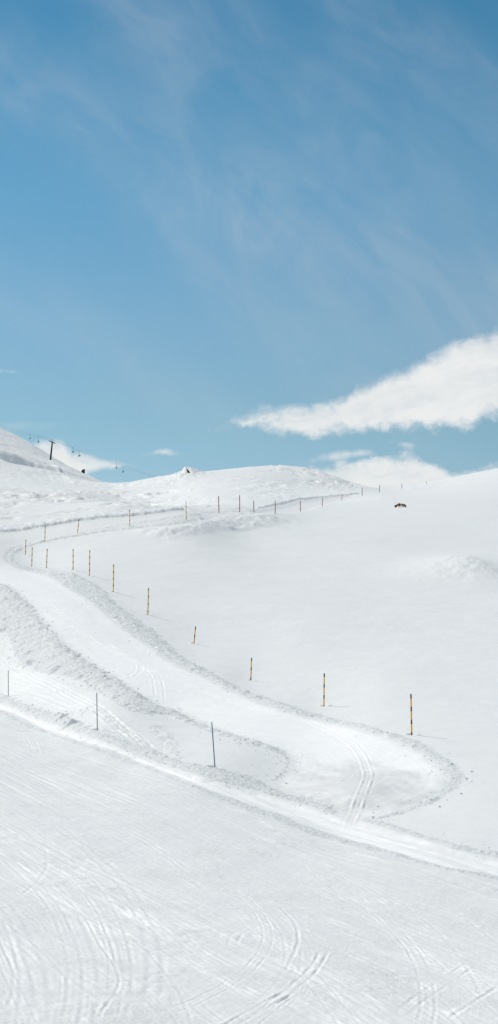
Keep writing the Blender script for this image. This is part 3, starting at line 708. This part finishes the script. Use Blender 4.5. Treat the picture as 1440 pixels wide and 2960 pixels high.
mesh_obj('maintenance_frame', *join(tube([(tuple(g0+np.array([-.35, 0, -.2])), .07), (tuple(g0+np.array([-.35, 0, 1.5])), .07), (tuple(g0+np.array([.35, .2, 1.1])), .07), (tuple(g0+np.array([.35, .2, -.3])), .07)], 8)), M_STEEL, pyl)
for s in (-1, 1):
    c = top+arm_dir*1.5*s+np.array([0, 0, .1])
    w = [tube([((c[0]+q, c[1]-.06, c[2]-q*.42-.2), .17), ((c[0]+q, c[1]+.06, c[2]-q*.42-.2), .17)], 14) for q in (-.66, -.22, .22, .66)]
    bar = box((c[0], c[1], c[2]), (1.6, .10, .14), np.array([[math.cos(.42), 0, math.sin(.42)], [0, 1, 0], [-math.sin(.42), 0, math.cos(.42)]]))
    mesh_obj('sheave_train', *join(bar, *w), M_STEEL, pyl)

# the two strands of the haul rope, sagging between supports beyond the frame and behind the middle hill
def strand(pts, dy, rad, label):
    P = [np.array([(u-CU)/F*Yy, Yy+dy, EYE-(v-CV)/F*Yy]) for u, v, Yy in pts]
    P = smooth_line(np.array(P), 8)
    o = mesh_obj('haul_rope', *tube([(tuple(p), rad) for p in P], 6), M_ROPE); tag(o, label, 'lift cable', 'strands of the chairlift rope'); return P
SA = strand([(-120,1022,1010),(-60,1044,960),(0,1067,920),(60,1087,870),(124,1104,py),(200,1131,py-30),(280,1160,py-60),(350,1184,py-85),(420,1210,py-105)], -.8, .04, 'upper strand of the lift cable running down from the left hill')
SB = strand([(-120,1029,1010),(-60,1050,960),(0,1072,920),(60,1091,870),(137,1110,py+1),(200,1135,py-28),(280,1164,py-58),(350,1188,py-83),(420,1213,py-103)], .8, .04, 'lower strand of the lift cable, just under the other one')

def make_chair():
    root = empty('chairlift_chair'); 
    # rope grip at z = 0, seat 3.1 m below
    mesh_obj('hanger', *join(tube([((0, 0, .12), .10), ((.02, 0, -.5), .07), ((.25, 0, -1.4), .06), ((.25, 0, -2.3), .06)], 8), tube([((-.20, 0, .02), .10), ((.20, 0, .02), .10)], 8)), M_STEEL, root)
    mesh_obj('side_frame', *join(*[tube([((.25, s*.9, -2.3), .05), ((.25, s*.9, -3.15), .05), ((-.25, s*.9, -3.2), .05)], 8) for s in (-1, 1)], tube([((.25, -.9, -2.3), .05), ((.25, .9, -2.3), .05)], 8)), M_STEEL, root)
    mesh_obj('seat', *box((0, 0, -3.12), (.55, 1.75, .10)), M_SEAT, root)
    mesh_obj('backrest', *box((.27, 0, -2.8), (.08, 1.75, .52)), M_SEAT, root)
    return root
def copy_tree(o):
    c = o.copy(); C.objects.link(c)
    for ch in o.children:
        d = ch.copy(); C.objects.link(d); d.parent = c
    return c
chair0 = None
for P, u, rz, label in (
    (SA, 75, .5, 'dark chair hanging left of the pylon, nearest the left hill crest'),
    (SB, 96, -.4, 'pale chair hanging close left of the pylon'),
    (SA, 183, -.4, 'small chair hanging right of the pylon, first below it'),
    (SB, 199, .9, 'darkest chair hanging right of the pylon, above the dark rock'),
    (SA, 292, .5, 'chair hanging low over the saddle, left of the last pair'),
    (SB, 309, .5, 'last chair on the right, hanging low over the saddle')):
    us = CU + F*P[:, 0]/P[:, 1]; k = [np.interp(u, us, P[:, j]) for j in range(3)]
    if chair0 is None: chair0 = o = make_chair()
    else: o = copy_tree(chair0)
    o.location = k; o.rotation_euler = (0, 0, rz)
    tag(o, label, 'lift chair', 'chairs hanging from the lift cable')

# ------------------------------------------------------------------ loose clods along the banks
def scatter_clods():
    import bmesh
    bm = bmesh.new(); bmesh.ops.create_icosphere(bm, subdivisions=2, radius=1)
    base = np.array([v.co[:] for v in bm.verts]); fa = np.array([[v.index for v in f.verts] for f in bm.faces]); bm.free()
    P, SZ = [], []
    for line, off, cnt, smin, smax in ((bankR_road, 1.0, 300, .02, .075), (bankR_field, .6, 150, .015, .05), (bankL_up, .9, 220, .02, .085), (bankL_low, 1.1, 300, .02, .07),
                           (bankN_low, .5, 200, .015, .055), (bankN_up, .8, 200, .015, .055), (bankE_up, .7, 120, .012, .045), (bankP_low, .3, 120, .01, .03), (bankP_up, .3, 80, .01, .03)):
        L = smooth_line(plan(line), 8)
        for _ in range(cnt):
            i = rng.integers(0, len(L)-1); p = L[i] + (L[i+1]-L[i])*rng.random() + rng.normal(0, off*.6, 2)
            if abs(p[0]/p[1]) > .2: continue
            P.append(p); SZ.append((smin + (smax-smin)*rng.random()**3)*(.62 if p[1] < 85 else .85))
    for u, v in ((56,1487),(206,1520),(325,1612),(193,1641),(450,1783),(1136,1925),(975,1848),(1173,1960),(1186,1942),(1160,1997),(1105,2030)):
        P.append(at(u, v)); SZ.append(.06)
    P = np.array(P); zz = land(P[:, 0].copy(), P[:, 1].copy())[0]
    V, Fq = [], []
    for k, (p, s) in enumerate(zip(P, SZ)):
        f = 1+.28*vnoise(base[:, 0]*1.5+k*3.1, base[:, 1]*1.5+base[:, 2]*1.1, k)
        V.append(base*f[:, None]*s*np.array([rng.uniform(.8, 1.3), rng.uniform(.8, 1.3), rng.uniform(.6, 1)]) + np.array([p[0], p[1], zz[k]+s*.35])); Fq.append(fa+k*len(base))
    V = np.vstack(V); Fq = np.vstack(Fq)
    o = mesh_obj('snow_clods', V, [tuple(map(int, f)) for f in Fq], M_CAP); o['kind'] = 'stuff'; o['label'] = 'loose lumps of snow scattered along the banks'
scatter_clods()

# ------------------------------------------------------------------ sky, sun
SUN_AZ, SUN_EL = math.radians(-43), math.radians(41)         # azimuth from +Y towards +X
W = bpy.data.worlds.new('World'); S.world = W; W.use_nodes = True
nt = W.node_tree; nt.nodes.clear()
out = N(nt, 'ShaderNodeOutputWorld'); bg = N(nt, 'ShaderNodeBackground'); nt.links.new(bg.outputs[0], out.inputs[0])
sky = N(nt, 'ShaderNodeTexSky', sky_type='NISHITA', sun_disc=False, sun_elevation=SUN_EL, sun_rotation=SUN_AZ, altitude=2200, air_density=1.0, dust_density=.4, ozone_density=2.0)
bg.inputs['Strength'].default_value = .1
def M(op, a, b=None, c=None, clamp=False):
    nd = N(nt, 'ShaderNodeMath', operation=op, use_clamp=clamp)
    for k, q in enumerate((a, b, c)):
        if q is None: continue
        if isinstance(q, (int, float)): nd.inputs[k].default_value = q
        else: nt.links.new(q, nd.inputs[k])
    return nd.outputs[0]
def smooth(x, a, b):
    nd = N(nt, 'ShaderNodeMapRange', interpolation_type='SMOOTHSTEP'); nt.links.new(x, nd.inputs[0]); nd.inputs[1].default_value = a; nd.inputs[2].default_value = b
    return nd.outputs[0]
def noise(vec, scale, detail=6, rough=.55, dist=0):
    nd = N(nt, 'ShaderNodeTexNoise'); nt.links.new(vec, nd.inputs['Vector']); nd.inputs['Scale'].default_value = scale
    nd.inputs['Detail'].default_value = detail; nd.inputs['Roughness'].default_value = rough; nd.inputs['Distortion'].default_value = dist
    return nd.outputs['Fac']
def combine(x, y, z=0.0):
    nd = N(nt, 'ShaderNodeCombineXYZ')
    for k, q in enumerate((x, y, z)):
        if isinstance(q, (int, float)): nd.inputs[k].default_value = q
        else: nt.links.new(q, nd.inputs[k])
    return nd.outputs[0]
tc = N(nt, 'ShaderNodeTexCoord'); sp = N(nt, 'ShaderNodeSeparateXYZ'); nt.links.new(tc.outputs['Generated'], sp.inputs[0])
DEG = 57.29578
az = M('MULTIPLY', M('ARCTAN2', sp.outputs[0], sp.outputs[1]), DEG)        # compass angle, degrees from +Y
el = M('MULTIPLY', M('ARCSINE', sp.outputs[2]), DEG)                       # height above the horizon, degrees
def d_az(u): return math.degrees(math.atan((u-CU)/F))
def d_el(u, v): return math.degrees(math.atan((CV-v)/F*math.cos(math.atan((u-CU)/F))))
def curve(pts, lo=-20.0, hi=20.0):
    """el of an outline as a function of az"""
    nd = N(nt, 'ShaderNodeFloatCurve'); cm = nd.mapping; cm.use_clip = False; cv = cm.curves[0]
    q = sorted((d_az(u), d_el(u, v)) for u, v in pts)
    q = [((a-lo)/(hi-lo), e/20) for a, e in q]
    cv.points[0].location = q[0]; cv.points[1].location = q[-1]
    for a, e in q[1:-1]: cv.points.new(a, e)
    for pt in cv.points: pt.handle_type = 'AUTO_CLAMPED'
    cm.update()
    x = M('MULTIPLY_ADD', az, 1/(hi-lo), -lo/(hi-lo), True); nt.links.new(x, nd.inputs['Value'])
    return M('MULTIPLY', nd.outputs[0], 20.0)
P_ = combine(az, el)
wisp = M('SUBTRACT', noise(combine(M('MULTIPLY', az, .35), M('ADD', el, M('MULTIPLY', az, -.12))), 1.1, 8, .62), .5)
puff = M('SUBTRACT', noise(P_, 1.3, 8, .6), .5)
def outline_cloud(up, low, soft, wamp, pamp):
    """density of a cloud between an upper and a lower outline"""
    a = M('SUBTRACT', curve(up), el); b = M('SUBTRACT', el, curve(low))
    a = M('ADD', a, M('MULTIPLY', M('ADD', wisp, puff), wamp*.7)); b = M('ADD', b, M('MULTIPLY', puff, pamp))
    return M('MULTIPLY', smooth(a, -.02, soft[0]), smooth(b, -.05, soft[1]))
big = outline_cloud([(500,1080),(545,1064),(610,1032),(720,1010),(850,996),(900,964),(1000,926),(1100,874),(1160,844),(1253,820),(1400,802),(1700,830)],
                    [(500,1080),(545,1086),(620,1082),(700,1096),(780,1108),(860,1098),(1000,1090),(1160,1085),(1253,1058),(1400,1030),(1700,960)], (.75, .62), 1.3, 1.4)
mid = outline_cloud([(600,1220),(690,1184),(760,1166),(830,1152),(900,1148),(970,1142),(1060,1138),(1110,1162),(1150,1184),(1210,1166),(1300,1150)],
                    [(600,1215),(700,1240),(900,1260),(1000,1260),(1300,1260)], (.6, .3), 1.6, .7)
strip = outline_cloud([(760,1158),(790,1148),(860,1130),(920,1127),(960,1140)], [(760,1157),(790,1164),(860,1160),(920,1150),(960,1141)], (.32, .3), .5, .4)
tiny = outline_cloud([(960,1110),(990,1104),(1030,1108),(1050,1116)], [(960,1112),(990,1120),(1030,1126),(1050,1118)], (.35, .35), .9, .9)
small = outline_cloud([(340,1146),(370,1136),(410,1129),(440,1134),(462,1143)], [(340,1147),(370,1147),(410,1143),(440,1146),(462,1145)], (.28, .22), .6, .4)
fleck = outline_cloud([(-60,935),(-20,926),(10,923),(35,927),(52,936)], [(-60,940),(0,939),(30,940),(52,938)], (.22, .22), .6, .5)
cap = outline_cloud([(-100,1110),(0,1112),(60,1112),(90,1103),(150,1100),(180,1125),(220,1140),(260,1162),(320,1168),(350,1184)],
                    [(-100,1260),(120,1260),(200,1215),(250,1180),(300,1178),(350,1182)], (.55, .5), .8, .7)
tail = outline_cloud([(60,1196),(120,1190),(165,1150),(200,1132),(250,1146),(300,1158),(345,1168),(380,1176)], [(60,1190),(120,1190),(180,1200),(200,1195),(250,1186),(300,1181),(335,1174),(380,1174)], (.3, .25), .5, .45)
veil = outline_cloud([(-200,1068),(0,1056),(120,1058),(220,1064),(300,1075)], [(-200,1090),(0,1086),(120,1082),(220,1074),(300,1076)], (.5, .4), .4, .3)
def union(*ds):
    r = ds[0]
    for d in ds[1:]: r = M('MAXIMUM', r, d)
    return r
dens = M('MULTIPLY', union(big, M('MULTIPLY', mid, .95), M('MULTIPLY', strip, .75), M('MULTIPLY', tiny, .6), M('MULTIPLY', small, .85), M('MULTIPLY', fleck, .6), M('MULTIPLY', cap, .98), M('MULTIPLY', tail, .85), M('MULTIPLY', veil, .28)), .97)
# cirrus: drawn-out streaks falling from upper left to lower right
ca, sa = math.cos(math.radians(-42)), math.sin(math.radians(-42))
al_ = M('ADD', M('MULTIPLY', az, ca), M('MULTIPLY', el, sa)); ac_ = M('ADD', M('MULTIPLY', az, -sa), M('MULTIPLY', el, ca))
c_big = noise(combine(M('MULTIPLY', al_, .085), M('MULTIPLY', ac_, .20), 4.0), 1.0, 3, .45, .5)
c_fine = noise(combine(M('MULTIPLY', al_, .17), M('MULTIPLY', ac_, .62), 9.0), .9, 6, .55, .8)
def band(pts, w, amp):
    """a soft streamer of cirrus along a line"""
    d = M('ABSOLUTE', M('ADD', M('SUBTRACT', el, curve(pts)), M('MULTIPLY', M('SUBTRACT', c_big, .5), 3.0)))
    nd = N(nt, 'ShaderNodeMapRange', interpolation_type='SMOOTHERSTEP'); nt.links.new(d, nd.inputs[0]); nd.inputs[1].default_value = 0; nd.inputs[2].default_value = w; nd.inputs[3].default_value = amp; nd.inputs[4].default_value = 0
    return nd.outputs[0]
streamers = M('ADD', M('ADD', band([(-200,40),(0,180),(150,270),(330,400),(520,570),(700,740),(850,900)], 4.6, .5), band([(260,-60),(420,170),(520,330),(650,450),(800,560),(920,630),(1050,730),(1250,850)], 4.4, .6)),
            M('ADD', M('ADD', band([(560,60),(700,200),(820,290),(950,400),(1100,520),(1253,640),(1400,760)], 4.4, .42), band([(800,-100),(880,30),(1000,110),(1150,200),(1300,330)], 3.8, .5)),
                     band([(-200,560),(0,710),(100,770),(300,920),(420,1000),(600,1080)], 2.6, .36)))
mott = noise(combine(M('MULTIPLY', al_, .20), M('MULTIPLY', ac_, .34), 2.0), 1.0, 6, .6, 1.2)
cir = M('MULTIPLY', M('ADD', M('MULTIPLY', streamers, M('MULTIPLY_ADD', smooth(mott, .3, .7), .9, .5)), .18), M('MULTIPLY_ADD', smooth(c_fine, .15, .85), .6, .5))
cir = M('MULTIPLY', M('MINIMUM', cir, 1.2), .23)
cir = M('MULTIPLY', cir, smooth(el, -1, 8))
# unseen thin overcast overhead, added to soften and whiten the skylight
cir = M('MAXIMUM', cir, M('MULTIPLY', smooth(M('ADD', el, M('MULTIPLY', c_big, 8.0)), 25, 48), .72))
# colour: the physical sky, its gradient regraded by a hand-set tint for each elevation, then cloud over it
cr = N(nt, 'ShaderNodeValToRGB'); nt.links.new(M('MULTIPLY', el, 1/20.0, None, True), cr.inputs[0])
GR = [(0, (.40,.61,.90)),(.07, (.41,.58,.79)),(.155, (.45,.61,.70)),(.235, (.50,.65,.69)),(.39, (.55,.745,.735)),(.625, (.465,.825,.81)),(.78, (.39,.83,.82)),(.98, (.265,.77,.80))]
while len(cr.color_ramp.elements) < len(GR): cr.color_ramp.elements.new(.5)
for e_, (p_, c_) in zip(cr.color_ramp.elements, GR): e_.position = p_; e_.color = (*c_, 1)
hs = N(nt, 'ShaderNodeVectorMath', operation='MULTIPLY'); nt.links.new(sky.outputs[0], hs.inputs[0]); nt.links.new(cr.outputs[0], hs.inputs[1])
def mixc(fac, a, col):
    nd = N(nt, 'ShaderNodeMix', data_type='RGBA'); nt.links.new(fac, nd.inputs[0]); nt.links.new(a, nd.inputs[6])
    if isinstance(col, tuple): nd.inputs[7].default_value = (*col, 1)
    else: nt.links.new(col, nd.inputs[7])
    return nd.outputs[2]
c0 = mixc(cir, hs.outputs[0], (6.7, 6.85, 6.95))
shade = smooth(M('ADD', M('MULTIPLY', noise(combine(M('MULTIPLY', az, .45), M('MULTIPLY', M('SUBTRACT', el, M('MULTIPLY', az, .22)), 1.1), 3.0), 1.0, 7, .6, .6), 1.6), M('MULTIPLY', puff, .5)), .42, 1.05)
ccol = mixc(shade, combine(7.3, 7.7, 7.9), (8.6, 8.7, 8.65))
c1 = mixc(dens, c0, ccol)
nt.links.new(c1, bg.inputs['Color'])

sun = bpy.data.lights.new('sun', 'SUN'); sun.energy = 2.95; sun.angle = math.radians(.53); sun.color = (1, .945, .87)
so = bpy.data.objects.new('sun', sun); C.objects.link(so)
from mathutils import Vector
sd = Vector((math.cos(SUN_EL)*math.sin(SUN_AZ), math.cos(SUN_EL)*math.cos(SUN_AZ), math.sin(SUN_EL)))
so.rotation_euler = sd.to_track_quat('Z', 'Y').to_euler(); so.location = sd*50+Vector((0, 60, 0))

# ------------------------------------------------------------------ camera
cd = bpy.data.cameras.new('camera'); cam = bpy.data.objects.new('camera', cd); C.objects.link(cam)
cam.location = (0, 0, EYE); cam.rotation_euler = (math.radians(90), 0, 0)
cd.sensor_fit = 'VERTICAL'; cd.sensor_height = 36; cd.lens = 36*F/2576; cd.clip_start = .1; cd.clip_end = 9000
S.camera = cam
S.view_settings.view_transform = 'Standard'; S.view_settings.look = 'None'; S.view_settings.exposure = 0; S.view_settings.gamma = 1
S.cycles.max_bounces = 8; S.cycles.diffuse_bounces = 4
